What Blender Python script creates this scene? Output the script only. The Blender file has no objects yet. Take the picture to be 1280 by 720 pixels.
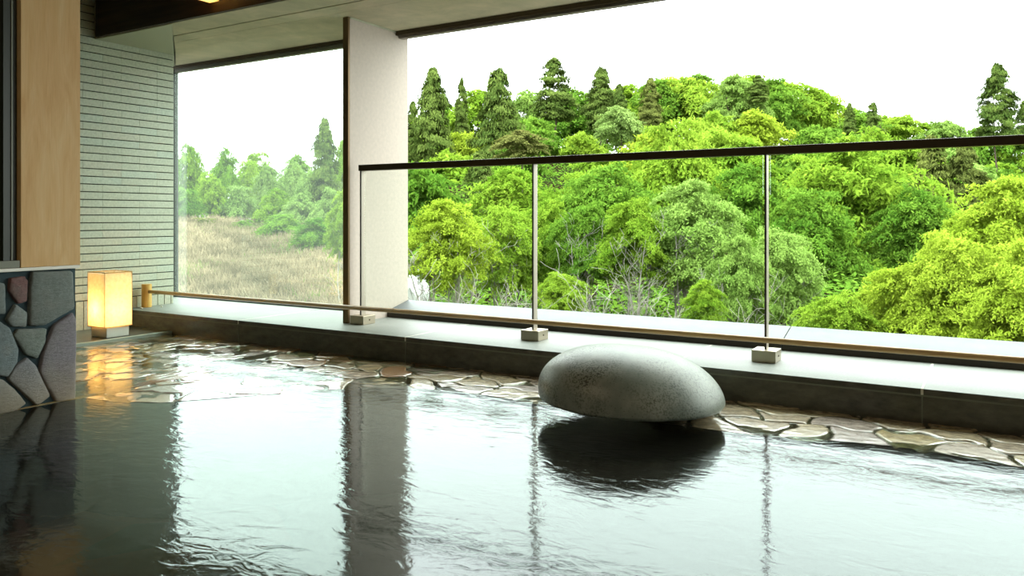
import bpy, bmesh, math, random
import numpy as np
from mathutils import Vector, Matrix, noise as mnoise

random.seed(7)
C = bpy.context.scene.collection
SC = bpy.context.scene

# ------------------------------------------------------------------ camera
EYE = 0.725                     # metres above the ledge top (ledge top is z = 0)
FPX = 991.6                     # focal length in pixels of a 1280 px wide frame
YAW = math.radians(31.31)
cam_d = bpy.data.cameras.new('camera'); cam = bpy.data.objects.new('camera', cam_d); C.objects.link(cam)
cam.location = (0, 0, EYE); cam.rotation_euler = (math.pi / 2, 0, YAW)
cam_d.sensor_fit = 'HORIZONTAL'; cam_d.sensor_width = 36.0; cam_d.lens = FPX / 1280 * 36.0
cam_d.shift_y = -(360 - 271.8) / 1280
cam_d.clip_start = 0.05; cam_d.clip_end = 500
SC.camera = cam

# ------------------------------------------------------------------ sky / exposure
SKY = 9.0
w = bpy.data.worlds.new('overcast_sky'); SC.world = w; w.use_nodes = True
nt = w.node_tree; nt.nodes.clear()
tc = nt.nodes.new('ShaderNodeTexCoord'); sp = nt.nodes.new('ShaderNodeSeparateXYZ')
mr = nt.nodes.new('ShaderNodeMapRange')
mr.inputs['From Min'].default_value = 0.0; mr.inputs['From Max'].default_value = 1.0
mr.inputs['To Min'].default_value = 0.35; mr.inputs['To Max'].default_value = 1.45     # overcast: zenith brighter than the horizon
bg = nt.nodes.new('ShaderNodeBackground'); out = nt.nodes.new('ShaderNodeOutputWorld')
mul = nt.nodes.new('ShaderNodeMath'); mul.operation = 'MULTIPLY'; mul.inputs[1].default_value = SKY
nt.links.new(tc.outputs['Generated'], sp.inputs[0]); nt.links.new(sp.outputs['Z'], mr.inputs['Value'])
nt.links.new(mr.outputs[0], mul.inputs[0]); nt.links.new(mul.outputs[0], bg.inputs['Strength'])
bg.inputs['Color'].default_value = (0.93, 1.0, 0.975, 1)
nt.links.new(bg.outputs[0], out.inputs[0])
SC.view_settings.view_transform = 'Standard'; SC.view_settings.look = 'None'
SC.view_settings.exposure = 0.0; SC.view_settings.gamma = 1.0; SC.view_settings.use_curve_mapping = False

# room lamps: warm downlights in the bath ceiling behind the camera
def room_lamp(x, y, z, power, size, col=(1.0, 0.80, 0.55)):
    l = bpy.data.lights.new('room_light', 'AREA'); l.shape = 'DISK'; l.size = size; l.energy = power; l.color = col
    o = bpy.data.objects.new('room_light', l); o.location = (x, y, z); C.objects.link(o)
ROOM_W = 14
for lx, ly in ((-2.0, 0.6), (0.8, -0.6), (3.2, 1.0), (-1.5, -2.5)):
    room_lamp(lx, ly, 2.68, ROOM_W, 1.4)

# ------------------------------------------------------------------ helpers
F = np.array([-math.sin(YAW), math.cos(YAW)]); R = np.array([math.cos(YAW), math.sin(YAW)])
def at(u, depth):               # ground position seen in pixel column u at a depth
    cx = (u - 640) / FPX * depth
    p = cx * R + depth * F
    return float(p[0]), float(p[1])
def zat(v, depth): return EYE - (v - 271.8) / FPX * depth

def sstep(x, a, b):
    t = np.clip((x - a) / (b - a), 0, 1); return t * t * (3 - 2 * t)
def M(name, col=(.5, .5, .5), rough=.5, spec=.5, metal=0.0):
    m = bpy.data.materials.new(name); m.use_nodes = True
    b = m.node_tree.nodes['Principled BSDF']
    b.inputs['Base Color'].default_value = (*col, 1); b.inputs['Roughness'].default_value = rough
    b.inputs['Metallic'].default_value = metal; b.inputs['Specular IOR Level'].default_value = spec
    return m
class N:                        # tiny node helper
    def __init__(s, m): s.m = m; s.t = m.node_tree; s.b = s.t.nodes['Principled BSDF']
    def n(s, k, **kw):
        x = s.t.nodes.new(k)
        for a, v in kw.items(): setattr(x, a, v)
        return x
    def l(s, a, b): s.t.links.new(a, b)
    def pos(s, scale=(1, 1, 1), space='Object'):
        t = s.n('ShaderNodeTexCoord'); mp = s.n('ShaderNodeMapping'); mp.inputs['Scale'].default_value = scale
        s.l(t.outputs[space], mp.inputs[0]); return mp.outputs[0]
    def noise(s, vec, scale, detail=4, rough=.55, dist=0):
        x = s.n('ShaderNodeTexNoise'); x.inputs['Scale'].default_value = scale; x.inputs['Detail'].default_value = detail
        x.inputs['Roughness'].default_value = rough; x.inputs['Distortion'].default_value = dist
        s.l(vec, x.inputs['Vector']); return x.outputs['Fac']
    def ramp(s, fac, stops):
        x = s.n('ShaderNodeValToRGB'); e = x.color_ramp.elements
        while len(e) < len(stops): e.new(0.5)
        for i, (p, c) in enumerate(stops): e[i].position = p; e[i].color = (*c, 1)
        s.l(fac, x.inputs[0]); return x.outputs[0]
    def mix(s, fac, a, b, mode='MIX'):
        x = s.n('ShaderNodeMix', data_type='RGBA', blend_type=mode)
        for sock, v in ((x.inputs[0], fac), (x.inputs[6], a), (x.inputs[7], b)):
            if isinstance(v, (int, float)): sock.default_value = v
            elif isinstance(v, tuple): sock.default_value = (*v, 1)
            else: s.l(v, sock)
        return x.outputs[2]
    def color(s, c): s.l(c, s.b.inputs['Base Color'])
    def bump(s, h, strength=.5, dist=.005):
        x = s.n('ShaderNodeBump'); x.inputs['Strength'].default_value = strength; x.inputs['Distance'].default_value = dist
        s.l(h, x.inputs['Height']); s.l(x.outputs[0], s.b.inputs['Normal']); return x.outputs[0]

def obj(name, bm, mat, parent=None, smooth=False, loc=None):
    me = bpy.data.meshes.new(name)
    if isinstance(bm, bpy.types.Mesh): me = bm
    else: bm.normal_update(); bm.to_mesh(me); bm.free()
    for mm in (mat if isinstance(mat, (list, tuple)) else [mat]):
        if mm and len(me.materials) < 8: me.materials.append(mm)
    if smooth:
        for p in me.polygons: p.use_smooth = True
    o = bpy.data.objects.new(name, me); C.objects.link(o)
    if parent: o.parent = parent
    if loc: o.location = loc
    return o
def tag(o, label=None, cat=None, group=None, kind=None):
    if label: o['label'] = label
    if cat: o['category'] = cat
    if group: o['group'] = group
    if kind: o['kind'] = kind
    return o
def empty(name, loc, rz=0):
    o = bpy.data.objects.new(name, None); o.location = loc; o.rotation_euler.z = rz; o.empty_display_size = .1
    C.objects.link(o); return o
def box(bm, x0, x1, y0, y1, z0, z1, bev=0.0, mi=0):
    r = bmesh.ops.create_cube(bm, size=1, matrix=Matrix.Translation(((x0 + x1) / 2, (y0 + y1) / 2, (z0 + z1) / 2)) @ Matrix.Diagonal((x1 - x0, y1 - y0, z1 - z0, 1)))
    fs = set(f for v in r['verts'] for f in v.link_faces)
    for f in fs: f.material_index = mi
    if bev > 0:
        es = set(e for v in r['verts'] for e in v.link_edges)
        bmesh.ops.bevel(bm, geom=list(es), offset=bev, segments=2, affect='EDGES', profile=.5)
def newbox(*a, **k):
    bm = bmesh.new(); box(bm, *a, **k); return bm
def struct(name, bm, mat, **k):
    o = obj(name, bm, mat, **k); o['kind'] = 'structure'; return o
def npmesh(name, verts, faces, colors=None):
    me = bpy.data.meshes.new(name)
    verts = np.asarray(verts, np.float32); faces = np.asarray(faces, np.int32)
    k = faces.shape[1]
    me.vertices.add(len(verts)); me.vertices.foreach_set('co', verts.ravel())
    me.loops.add(faces.size); me.loops.foreach_set('vertex_index', faces.ravel())
    me.polygons.add(len(faces)); me.polygons.foreach_set('loop_start', np.arange(len(faces), dtype=np.int32) * k)
    me.polygons.foreach_set('use_smooth', np.zeros(len(faces), bool))
    me.update(calc_edges=True)
    if colors is not None:
        a = me.color_attributes.new('tint', 'FLOAT_COLOR', 'POINT')
        c = np.ones((len(verts), 4), np.float32); c[:, :3] = colors
        a.data.foreach_set('color', c.ravel())
    return me

# ------------------------------------------------------------------ materials (interior)
m_tile = M('ceramic_split_tile', (.50, .55, .46), .38, .5)
n = N(m_tile); p = n.pos()
at_ = n.n('ShaderNodeVertexColor', layer_name='tint')
c = n.mix(.35, at_.outputs[0], n.ramp(n.noise(p, 60, 3), [(.3, (.32, .34, .27)), (.7, (.62, .64, .52))]))
n.color(c); n.bump(n.noise(p, 45, 5, .7), .55, .004)
m_grout = M('dark_grout', (.05, .05, .04), .9, .2)

m_wood = M('pale_cypress_panel', (.55, .38, .22), .55, .3)
n = N(m_wood); p = n.pos((1, 3.2, .5)); g = n.noise(p, 5, 5, .6, 1.2)
c = n.ramp(g, [(.28, (.60, .345, .125)), (.5, (.68, .44, .19)), (.72, (.73, .53, .26))])
fine = n.noise(n.pos((1, 90, 2)), 4, 3)
n.color(n.mix(.25, c, n.ramp(fine, [(.3, (.42, .26, .11)), (.7, (.72, .50, .25))]))); n.bump(fine, .1, .001)

m_stone = M('cladding_stone', (.2, .22, .22), .62, .4)
n = N(m_stone); p = n.pos(); at_ = n.n('ShaderNodeVertexColor', layer_name='tint')
c = n.mix(.55, at_.outputs[0], n.mix(1.0, at_.outputs[0], n.ramp(n.noise(p, 70, 6, .75), [(.3, (.25, .25, .25)), (.7, (1.0, 1.0, 1.0))]), 'MULTIPLY'))
c = n.mix(n.ramp(n.noise(p, 9, 4), [(.5, (0, 0, 0)), (.75, (.6, .6, .6))]), c, (.26, .27, .24))
# paler, warmer tone fading upward from the water line
sx = n.n('ShaderNodeSeparateXYZ'); n.l(p, sx.inputs[0])
mrn = n.n('ShaderNodeMapRange'); mrn.inputs['From Min'].default_value = -.15; mrn.inputs['From Max'].default_value = .06
mrn.inputs['To Min'].default_value = .75; mrn.inputs['To Max'].default_value = 0.0; n.l(sx.outputs[2], mrn.inputs[0])
n.color(n.mix(mrn.outputs[0], c, (.36, .29, .19))); n.bump(n.noise(n.pos((1, .6, 1.6)), 46, 8, .85), 1.0, .012)
m_mortar = M('blue_grey_mortar', (.045, .075, .085), .8, .3)
n = N(m_mortar); n.bump(n.noise(n.pos(), 60, 4), .5, .003)

m_ledge = M('honed_grey_slab', (.36, .385, .36), .50, .3)
n = N(m_ledge); p = n.pos()
c = n.ramp(n.noise(p, 3.5, 6, .6), [(.3, (.155, .175, .152)), (.7, (.21, .23, .20))])
c = n.mix(.3, c, n.ramp(n.noise(p, 90, 3), [(.35, (.10, .11, .095)), (.65, (.22, .23, .20))]))
n.color(c); n.bump(n.noise(p, 60, 3), .12, .001)
m_ledgef = M('wet_shaded_slab_face', (.07, .07, .055), .28, .5)  # same grey slab, colour darkened for shade on its room side, plus wet staining
n = N(m_ledgef); p = n.pos((1, 1, 2.5))
n.color(n.ramp(n.noise(p, 9, 6, .7), [(.3, (.035, .035, .027)), (.55, (.085, .085, .062)), (.8, (.15, .14, .10))])); n.bump(n.noise(p, 40, 4), .2, .002)
m_joint = M('pale_joint_mortar', (.62, .60, .50), .7, .3)
m_jointd = M('thin_seam', (.16, .165, .13), .6, .3)

m_sill = M('blue_grey_coping', (.36, .40, .42), .5, .4)
n = N(m_sill); p = n.pos(); n.color(n.ramp(n.noise(p, 5, 6, .65), [(.3, (.098, .110, .118)), (.7, (.132, .145, .15))]))
m_dark = M('dark_recess', (.03, .024, .016), .6, .3)

m_fin = M('beige_painted_fin', (.70, .62, .54), .6, .3)
n = N(m_fin); p = n.pos(); n.color(n.ramp(n.noise(p, 40, 4), [(.3, (.455, .395, .33)), (.7, (.515, .445, .37))])); n.bump(n.noise(p, 160, 3), .3, .001)
m_bronze = M('bronze_frame', (.16, .105, .045), .38, .5, .55)
m_bronzed = M('dark_bronze_rail', (.060, .042, .018), .35, .5, .4)
m_soffit = M('mottled_plaster', (.36, .35, .26), .55, .3)
n = N(m_soffit); p = n.pos(); n.color(n.ramp(n.noise(p, 3.4, 7, .7, .5), [(.32, (.40, .38, .25)), (.5, (.50, .46, .31)), (.68, (.62, .54, .38))])); n.bump(n.noise(p, 30, 4), .1, .002)
m_soffit2 = M('smooth_green_plaster', (.42, .43, .30), .4, .4)
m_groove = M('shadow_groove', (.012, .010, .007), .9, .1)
m_ceil = M('dark_stained_boards', (.06, .035, .016), .5, .3)
n = N(m_ceil); p = n.pos((.6, 9, 9)); n.color(n.ramp(n.noise(p, 3, 5), [(.3, (.035, .020, .010)), (.7, (.075, .045, .02))]))
m_inner = M('interior_plaster', (.34, .31, .24), .7, .3)
m_steel = M('brushed_steel', (.36, .32, .25), .38, .5, .35)
m_steeld = M('dark_post_front', (.04, .035, .025), .5, .4)  # dark strip along the front of each post
m_brass = M('bronze_block', (.42, .37, .27), .34, .5, .85)
m_bamboo = M('varnished_wood_pole', (.42, .24, .095), .34, .5)
n = N(m_bamboo); p = n.pos((1.2, 30, 30)); n.color(n.ramp(n.noise(p, 3, 4), [(.3, (.44, .26, .095)), (.7, (.62, .41, .18))]))
m_bamboo2 = M('yellow_wood_post', (.58, .36, .085), .4, .4)
n = N(m_bamboo2); p = n.pos((14, 14, 1)); n.color(n.ramp(n.noise(p, 6, 4), [(.3, (.50, .29, .06)), (.7, (.66, .43, .12))]))
m_white = M('pale_lamp_plinth', (.80, .80, .72), .4, .4)

def glass_mat(name, tint, haze=0.0, ior=1.45):
    m = bpy.data.materials.new(name); m.use_nodes = True; t = m.node_tree; t.nodes.clear()
    o = t.nodes.new('ShaderNodeOutputMaterial'); tr = t.nodes.new('ShaderNodeBsdfTransparent'); gl = t.nodes.new('ShaderNodeBsdfGlossy')
    gl.inputs['Roughness'].default_value = 0.0; tr.inputs[0].default_value = (*tint, 1); gl.inputs[0].default_value = (.9, .95, .92, 1)
    r0 = ((ior - 1) / (ior + 1)) ** 2; mx = t.nodes.new('ShaderNodeMixShader')
    lw = t.nodes.new('ShaderNodeLayerWeight'); lw.inputs[0].default_value = .5
    pw = t.nodes.new('ShaderNodeMath'); pw.operation = 'POWER'; pw.inputs[1].default_value = 5; t.links.new(lw.outputs['Facing'], pw.inputs[0])
    fr = t.nodes.new('ShaderNodeMath'); fr.operation = 'MULTIPLY_ADD'; fr.inputs[1].default_value = 1 - r0; fr.inputs[2].default_value = r0; t.links.new(pw.outputs[0], fr.inputs[0])
    t.links.new(fr.outputs[0], mx.inputs[0]); t.links.new(tr.outputs[0], mx.inputs[1]); t.links.new(gl.outputs[0], mx.inputs[2])
    last = mx
    if haze:
        df = t.nodes.new('ShaderNodeBsdfTranslucent'); df.inputs[0].default_value = (.85, .95, .9, 1)
        m2 = t.nodes.new('ShaderNodeMixShader'); m2.inputs[0].default_value = haze
        t.links.new(mx.outputs[0], m2.inputs[1]); t.links.new(df.outputs[0], m2.inputs[2]); last = m2
    t.links.new(last.outputs[0], o.inputs[0]); return m
m_glass = glass_mat('misted_window_glass', (.94, .99, .955), .028)
m_glass2 = glass_mat('clear_balustrade_glass', (.965, .99, .97), 0, 1.25)
m_darkglass = M('dark_window_glass', (.010, .016, .012), .06, .5)
m_darkframe = M('dark_green_frame', (.028, .034, .022), .4, .5)
m_greyframe = M('grey_frame_lip', (.16, .17, .12), .4, .5)

# ------------------------------------------------------------------ SETTING
WL, Z_W, Z_S = -5.92, -.15, 2.10      # tiled wall plane, water level, soffit height
YL, YG = 3.775, 4.60                   # ledge front, glazing plane
ZC = 2.75
# ceiling and enclosing walls (mostly behind the camera)
struct('ceiling', newbox(-7, 7, -6, 3.53, ZC, ZC + .15), m_ceil)
struct('wall_back', newbox(-7, 7, -6.2, -6, -1, ZC), m_inner)
struct('wall_right', newbox(7, 7.2, -6.2, 4.75, -1, ZC), m_inner)
# soffit over the windows: mitred at the tiled wall, with a groove
bm = bmesh.new()
box(bm, -6.7, 7, 3.55, 3.795, Z_S, ZC + .15); box(bm, -6.7, 7, 3.81, 3.955, Z_S, ZC + .1); box(bm, -6.7, 7, 3.958, 4.80, Z_S, ZC + .15)
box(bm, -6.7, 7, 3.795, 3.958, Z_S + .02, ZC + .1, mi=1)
struct('window_soffit', bm, [m_soffit, m_groove])
bm = bmesh.new()
pts = [(-5.915, 3.552), (-4.98, 3.552), (-6.60, 4.74), (-6.60, 4.25), (-5.915, 4.25)]
vs = [bm.verts.new((x, y, Z_S - .004)) for x, y in pts]; f = bm.faces.new(vs)
r = bmesh.ops.extrude_face_region(bm, geom=[f]); bmesh.ops.translate(bm, verts=[v for v in r['geom'] if isinstance(v, bmesh.types.BMVert)], vec=(0, 0, .004))
struct('soffit_corner_panel', bm, m_soffit2)
struct('beam', newbox(-5.87, 7, 3.525, 3.55, Z_S + .003, ZC), m_ceil)

# tiled wall, real tiles over a dark backing
def tiled_wall():
    rng = random.Random(3); V = []; Fc = []; col = []
    def tb(y0, y1, z0, z1):
        d = rng.uniform(0, .0004); x1 = WL + d; x0 = WL - .02; b = .0010
        i = len(V)
        V.extend([(x0, y0, z0), (x0, y1, z0), (x0, y1, z1), (x0, y0, z1),
                  (x1 - b, y0, z0), (x1 - b, y1, z0), (x1 - b, y1, z1), (x1 - b, y0, z1),
                  (x1, y0 + b, z0 + b), (x1, y1 - b, z0 + b), (x1, y1 - b, z1 - b), (x1, y0 + b, z1 - b)])
        for q in ((8, 9, 10, 11), (4, 5, 9, 8), (5, 6, 10, 9), (6, 7, 11, 10), (7, 4, 8, 11), (0, 1, 5, 4), (1, 2, 6, 5), (2, 3, 7, 6), (3, 0, 4, 7)): Fc.append([i + k for k in q])
        t = rng.random(); c0 = np.array((.46, .48, .36)) * (1 + rng.uniform(-.04, .04))
        if t < .12: c0 = np.array((.44, .50, .40))
        elif t > .88: c0 = np.array((.48, .47, .36))
        col.extend([c0] * 12)
    P = .0594; z = .09; k = 0
    while z < 2.74:
        off = (.0, .16, .31 / 2, .0)[k % 2 * 1] if k % 3 else .08
        off = .155 * (k % 2)
        y = -.6 - off
        while y < 4.236:
            y1 = min(y + (.312 if rng.random() < .85 else .156), 4.236)
            if y1 - y > .01: tb(y + .0003, y1 - .0003, z + .0036, z + P - .0036)
            y = y1
        z += P; k += 1
    y = -.6
    while y < 4.236:
        y1 = min(y + .0625, 4.236)
        tb(y + .003, y1 - .003, -.135, .09 - .004); y = y1
    me = npmesh('wall_left', V, Fc, np.array(col)); return me
wl = struct('wall_left', tiled_wall(), m_tile)
struct('wall_left_backing', newbox(WL - .25, WL - .008, -6, 4.232, -.8, ZC), m_grout)
struct('wall_left_return', newbox(-6.75, WL - .25, 4.0, 4.225, -.2, ZC), m_grout)

# pool floor, ledge, sill
m_pool = M('pool_bottom', (.05, .06, .035), .7, .3)
n = N(m_pool); p = n.pos(); vo = n.n('ShaderNodeTexVoronoi'); vo.inputs['Scale'].default_value = 1.7; n.l(p, vo.inputs['Vector'])
sr = n.n('ShaderNodeSeparateColor'); n.l(vo.outputs['Color'], sr.inputs[0])
n.color(n.ramp(sr.outputs[0], [(.45, (.014, .026, .014)), (.6, (.020, .030, .015)), (.72, (.085, .038, .016)), (1.0, (.06, .032, .015))]))
struct('floor', newbox(-7, 7, -6, 4.7, -.75, -.70), m_pool)
bm = bmesh.new(); box(bm, -6.65, 7, YL + .001, 4.46, -.70, -.0005)
struct('ledge_core', bm, m_ledgef)
LT = .0
joints = [-6.66, -4.55, -3.05, -1.375, -.262, 1.2, 2.6, 4.0, 5.4, 7.0]
for i in range(len(joints) - 1):
    bm = bmesh.new(); box(bm, joints[i] + .005, joints[i + 1] - .005, YL - .006, 4.598 if joints[i] < -3.9 else 4.46, -.026, .0, bev=.0008)
    bm.faces.ensure_lookup_table()
    for f in bm.faces:
        if f.normal.y < -.5: f.material_index = 1
    o = obj('ledge_slab', bm, [m_ledge, m_ledgef]); o['kind'] = 'structure'
bm = bmesh.new()
for x in joints[1:-1]: box(bm, x - .005, x + .005, YL - .004, 4.455, -.026, -.0001)
struct('ledge_joint', bm, m_joint)
bm = bmesh.new()
for x in joints[1:-1]: box(bm, x - .0025, x + .0025, YL - .003, YL + .01, -.2, -.026)
box(bm, -6, 7, YL - .002, YL + .01, -.034, -.0265)
struct('ledge_face_seam', bm, m_jointd)
# sloped blue-grey coping outside the opening, dark upstand towards the room
bm = bmesh.new()
def coping(bm, x0, x1):
    prof = [(4.462, .0), (4.462, .045), (4.70, .104), (4.70, -.6), (4.462, -.6)]
    a = [bm.verts.new((x0, y, z)) for y, z in prof]; b = [bm.verts.new((x1, y, z)) for y, z in prof]
    k = len(prof)
    for i in range(k):
        f = bm.faces.new((a[i], b[i], b[(i + 1) % k], a[(i + 1) % k])); f.material_index = 1 if i == 0 else 0
    bm.faces.new(a[::-1]); bm.faces.new(b)
for x0, x1 in ((-3.776, -.995), (-.99, 1.9), (1.905, 7)): coping(bm, x0, x1)
bmesh.ops.recalc_face_normals(bm, faces=bm.faces)
struct('window_sill', bm, [m_sill, m_dark])
struct('wall_outer', newbox(-6.75, 7, 4.705, 4.80, -5, -.02), m_inner)

# fin (deep thin pillar) with bronze nosing
struct('pillar_fin', newbox(-3.822, -3.777, 4.071, 4.70, -.0, Z_S - .002), m_fin)
struct('trim_1', newbox(-3.824, -3.775, 4.05, 4.070, .0, Z_S - .002, bev=.003), m_bronze)
struct('trim_2', newbox(-3.776, -3.770, 4.071, 4.62, Z_S - .012, Z_S - .001), m_soffit2)

# left window: frame + glass
wn = struct('window_1', newbox(-6.40, -3.823, YG - .02, YG + .02, 2.045, Z_S - .001), m_greyframe)
obj('window_frame', newbox(-6.40, -3.823, YG - .045, YG - .021, 2.072, Z_S - .001), m_bronzed, wn)
obj('window_frame', newbox(-6.46, -6.401, YG - .03, YG + .03, .0, Z_S - .001), m_darkframe, wn)
obj('window_frame', newbox(-6.40, -3.823, YG - .012, YG + .02, .0, .012), m_darkframe, wn)
obj('pane', newbox(-6.40, -3.824, YG - .004, YG + .004, .0125, 2.0445), m_glass, wn)
# head track over the open side
hd = struct('trim_3', newbox(-3.776, 7, YG - .045, YG - .01, 2.068, Z_S - .001), m_bronzed)
m_headgrey = M('head_track_lip', (.22, .19, .16), .4, .5)
struct('trim_4', newbox(-3.776, 7, YG - .009, YG + .04, 2.052, Z_S - .001), m_headgrey)

# partition at far left: stone base, cypress panel, dark window
XP = -3.79
def face_pt(u, v):              # pixel -> (y, z) on the partition face
    a = (u - 640) / FPX; d = F + a * R; t = XP / d[0]
    return float(t * d[1]), float(EYE - (v - 271.8) / FPX * t)
def crop(px): return [face_pt(x / 3.13, 300 + y / 3.13) for x, y in px]
ST = [
 ([(45,150),(100,143),(112,160),(107,240),(75,250),(40,200)], (.22,.12,.11)),
 ([(130,125),(288,122),(294,268),(235,300),(180,333),(120,335),(122,200)], (.20,.235,.215)),
 ([(-30,160),(22,172),(25,290),(-20,288),(-40,200)], (.20,.245,.24)),
 ([(65,252),(108,285),(105,340),(50,340),(30,310)], (.25,.29,.275)),
 ([(55,375),(75,350),(185,347),(180,400),(148,465),(105,450),(85,420)], (.21,.25,.22)),
 ([(215,335),(288,287),(300,310),(298,640),(225,632),(160,520),(170,450)], (.27,.25,.275)),
 ([(110,462),(140,490),(200,610),(150,650),(36,545),(60,500)], (.28,.295,.31)),
 ([(-40,320),(0,318),(40,345),(75,430),(70,480),(35,535),(-20,530),(-60,440)], (.20,.25,.255)),
 ([(-30,545),(15,548),(60,585),(105,640),(60,672),(-20,695),(-60,640)], (.28,.30,.29)),
]
bm = bmesh.new(); tint = bm.verts.layers.float_color.new('tint')
def add_stone(pts, col, seed):
    P = [Vector((y, z)) for y, z in pts]
    Q = []
    for i in range(len(P)):     # soften corners
        a, b = P[i], P[(i + 1) % len(P)]; Q += [a.lerp(b, .06), a.lerp(b, .3), a.lerp(b, .5) + Vector((random.uniform(-.002, .002),) * 2), a.lerp(b, .7), a.lerp(b, .94)]
    cen = sum(Q, Vector((0, 0))) / len(Q)
    rings = []
    for s, x in ((1.02, .002), (1.015, .020), (.985, .027), (.93, .029), (.7, .031), (.4, .032)):
        ring = []
        for q in Q:
            pq = cen + (q - cen) * s
            nz = mnoise.noise(Vector((pq.x * 9, pq.y * 9, seed))) * .005 * (1 if s < 1.01 else 0)
            v = bm.verts.new((XP - .030 + x + nz, pq.x, pq.y)); v[tint] = (col[0] * 1.22, col[1] * 1.22, col[2] * 1.22, 1); ring.append(v)
        rings.append(ring)
    k = len(Q)
    for a, b in zip(rings, rings[1:]):
        for i in range(k): bm.faces.new((a[i], a[(i + 1) % k], b[(i + 1) % k], b[i]))
    v = bm.verts.new((XP - .030 + .034, cen.x, cen.y)); v[tint] = (col[0] * 1.22, col[1] * 1.22, col[2] * 1.22, 1)
    for i in range(k): bm.faces.new((rings[-1][i], rings[-1][(i + 1) % k], v))
for i, (px, col) in enumerate(ST): add_stone(crop(px), col, i * 3.1)
cols = [s[1] for s in ST]
rs = random.Random(5)
yy = 1.55
while yy > -3:                   # the wall goes on towards the room
    zz = -.16; wst = rs.uniform(.16, .26)
    while zz < .44:
        h = min(rs.uniform(.13, .25), .47 - zz)
        j = lambda: rs.uniform(-.02, .02)
        if h > .06: add_stone([(yy + .01, zz + .01 + j() * .3), (yy + wst - .01, zz + .012), (yy + wst - .012 + j() * .5, zz + h - .01), (yy + wst / 2, zz + h - .006), (yy + .012 + j() * .5, zz + h - .012)], rs.choice(cols), rs.random() * 50)
        zz += h
    yy -= wst
bmesh.ops.recalc_face_normals(bm, faces=bm.faces)
struct('stone_cladding', bm, m_stone, smooth=True)
struct('wall_partition', newbox(XP - .18, XP - .026, -3.2, 2.19, -.70, .478), m_mortar)
struct('partition_cap', newbox(XP - .185, XP + .002, -3.2, 2.20, .479, .495, bev=.003), m_white)
struct('wall_pier', newbox(XP - .18, XP, 1.925, 2.20, .496, ZC - .002, bev=.002), m_wood)
wd = struct('window_2', newbox(XP - .12, XP - .06, -3.2, 1.924, .496, ZC - .002), m_darkglass)
bm = bmesh.new()
box(bm, XP - .05, XP - .03, 1.905, 1.922, .53, ZC - .01); box(bm, XP - .058, XP - .01, 1.855, 1.887, .53, ZC - .01); 
obj('window_frame', bm, m_darkframe, wd)
bm = bmesh.new(); box(bm, XP - .058, XP - .005, 1.887, 1.893, .53, ZC - .01); box(bm, XP - .058, XP - .003, -3.2, 1.922, .497, .529); box(bm, XP - .058, XP - .02, 1.80, 1.807, .53, ZC - .01)
obj('frame_lip', bm, m_greyframe, wd)

# lamp platform next to the tiled wall
bm = bmesh.new(); box(bm, WL + .004, -5.29, -.6, YL - .002, -.70, -.1305, bev=.004)
for f in bm.faces: pass
m_plat = M('pale_green_platform_edge', (.34, .40, .34), .35, .5)
struct('lamp_platform', bm, m_ledgef)
struct('trim_5', newbox(-5.315, -5.286, -.6, YL - .003, -.1600, -.1285, bev=.002), m_plat)

# ---- flagstone shelf just under the water
EX = np.array([-6.0, -3.86, -3.78, -3.60, -3.362, -3.145, -2.86, -2.61, -2.40, -2.144, -1.828, -1.40, -1.007, -.797, -.602, -.273, .088, .6, 1.4, 2.3, 3.3, 4.5, 7.0])
EYv = np.array([.2, .2, 2.20, 2.235, 2.333, 2.617, 2.98, 3.19, 3.25, 3.267, 3.243, 3.22, 3.217, 3.233, 3.298, 3.36, 3.296, 3.25, 3.32, 3.22, 3.28, 3.2, 3.3])
def edge_y(x): return np.interp(x, EX, EYv)
rng = np.random.default_rng(11)
seeds = []
gx = np.arange(-6.1, 7.1, .235)
for i, x in enumerate(gx):
    e = edge_y(x)
    for y in np.arange(e + .10, YL + .1, .165 if x > -2.9 else .20):
        seeds.append((x + rng.uniform(-.13, .13), y + rng.uniform(-.07, .07)))
seeds = np.array(seeds); srand = rng.random((len(seeds), 4))
nx, ny = 900, 110
xs = np.linspace(-5.95, 6.98, nx)
# denser sampling where the camera sees it
xs = np.concatenate([np.linspace(-5.3, .6, 760), np.linspace(.61, 6.98, 160)]); nx = len(xs)
tt = np.linspace(0, 1, ny)
X = np.repeat(xs[:, None], ny, 1); E = edge_y(xs)[:, None]; Y = E + (YL + .0 - E) * tt[None, :]
nzx = np.array([[mnoise.noise((a * 4, b * 4, 3)) for b in (0,)] for a in xs])
wx = X + .035 * np.sin(Y * 17 + X * 5) + .02 * np.sin(X * 31 + Y * 9); wy = Y + .03 * np.sin(X * 13) + .015 * np.sin(X * 37 + 1)
P2 = np.stack([wx.ravel(), wy.ravel() * 1.35], 1); S2 = seeds * np.array([1, 1.35])
F1 = np.empty(len(P2)); F2 = np.empty(len(P2)); ID = np.empty(len(P2), int)
for s in range(0, len(P2), 20000):
    d = np.sqrt(((P2[s:s + 20000, None, :] - S2[None]) ** 2).sum(2)); idx = np.argpartition(d, 1, axis=1)[:, :2]
    dd = np.take_along_axis(d, idx, 1); o_ = dd.argmin(1); k = np.arange(len(dd))
    F1[s:s + 20000] = dd[k, o_]; F2[s:s + 20000] = dd[k, 1 - o_]; ID[s:s + 20000] = idx[k, o_]
gap = np.clip((F2 - F1) / .026, 0, 1); gap = gap * gap * (3 - 2 * gap)
lump = np.array([mnoise.noise((a * 6, b * 9, 1.0)) + .6 * mnoise.noise((a * 20, b * 30, 4.0)) for a, b in zip(X.ravel(), Y.ravel())])
xr = sstep(X.ravel(), -3.0, -2.2); tq = np.repeat(tt[None, :], nx, 0).ravel()
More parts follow.
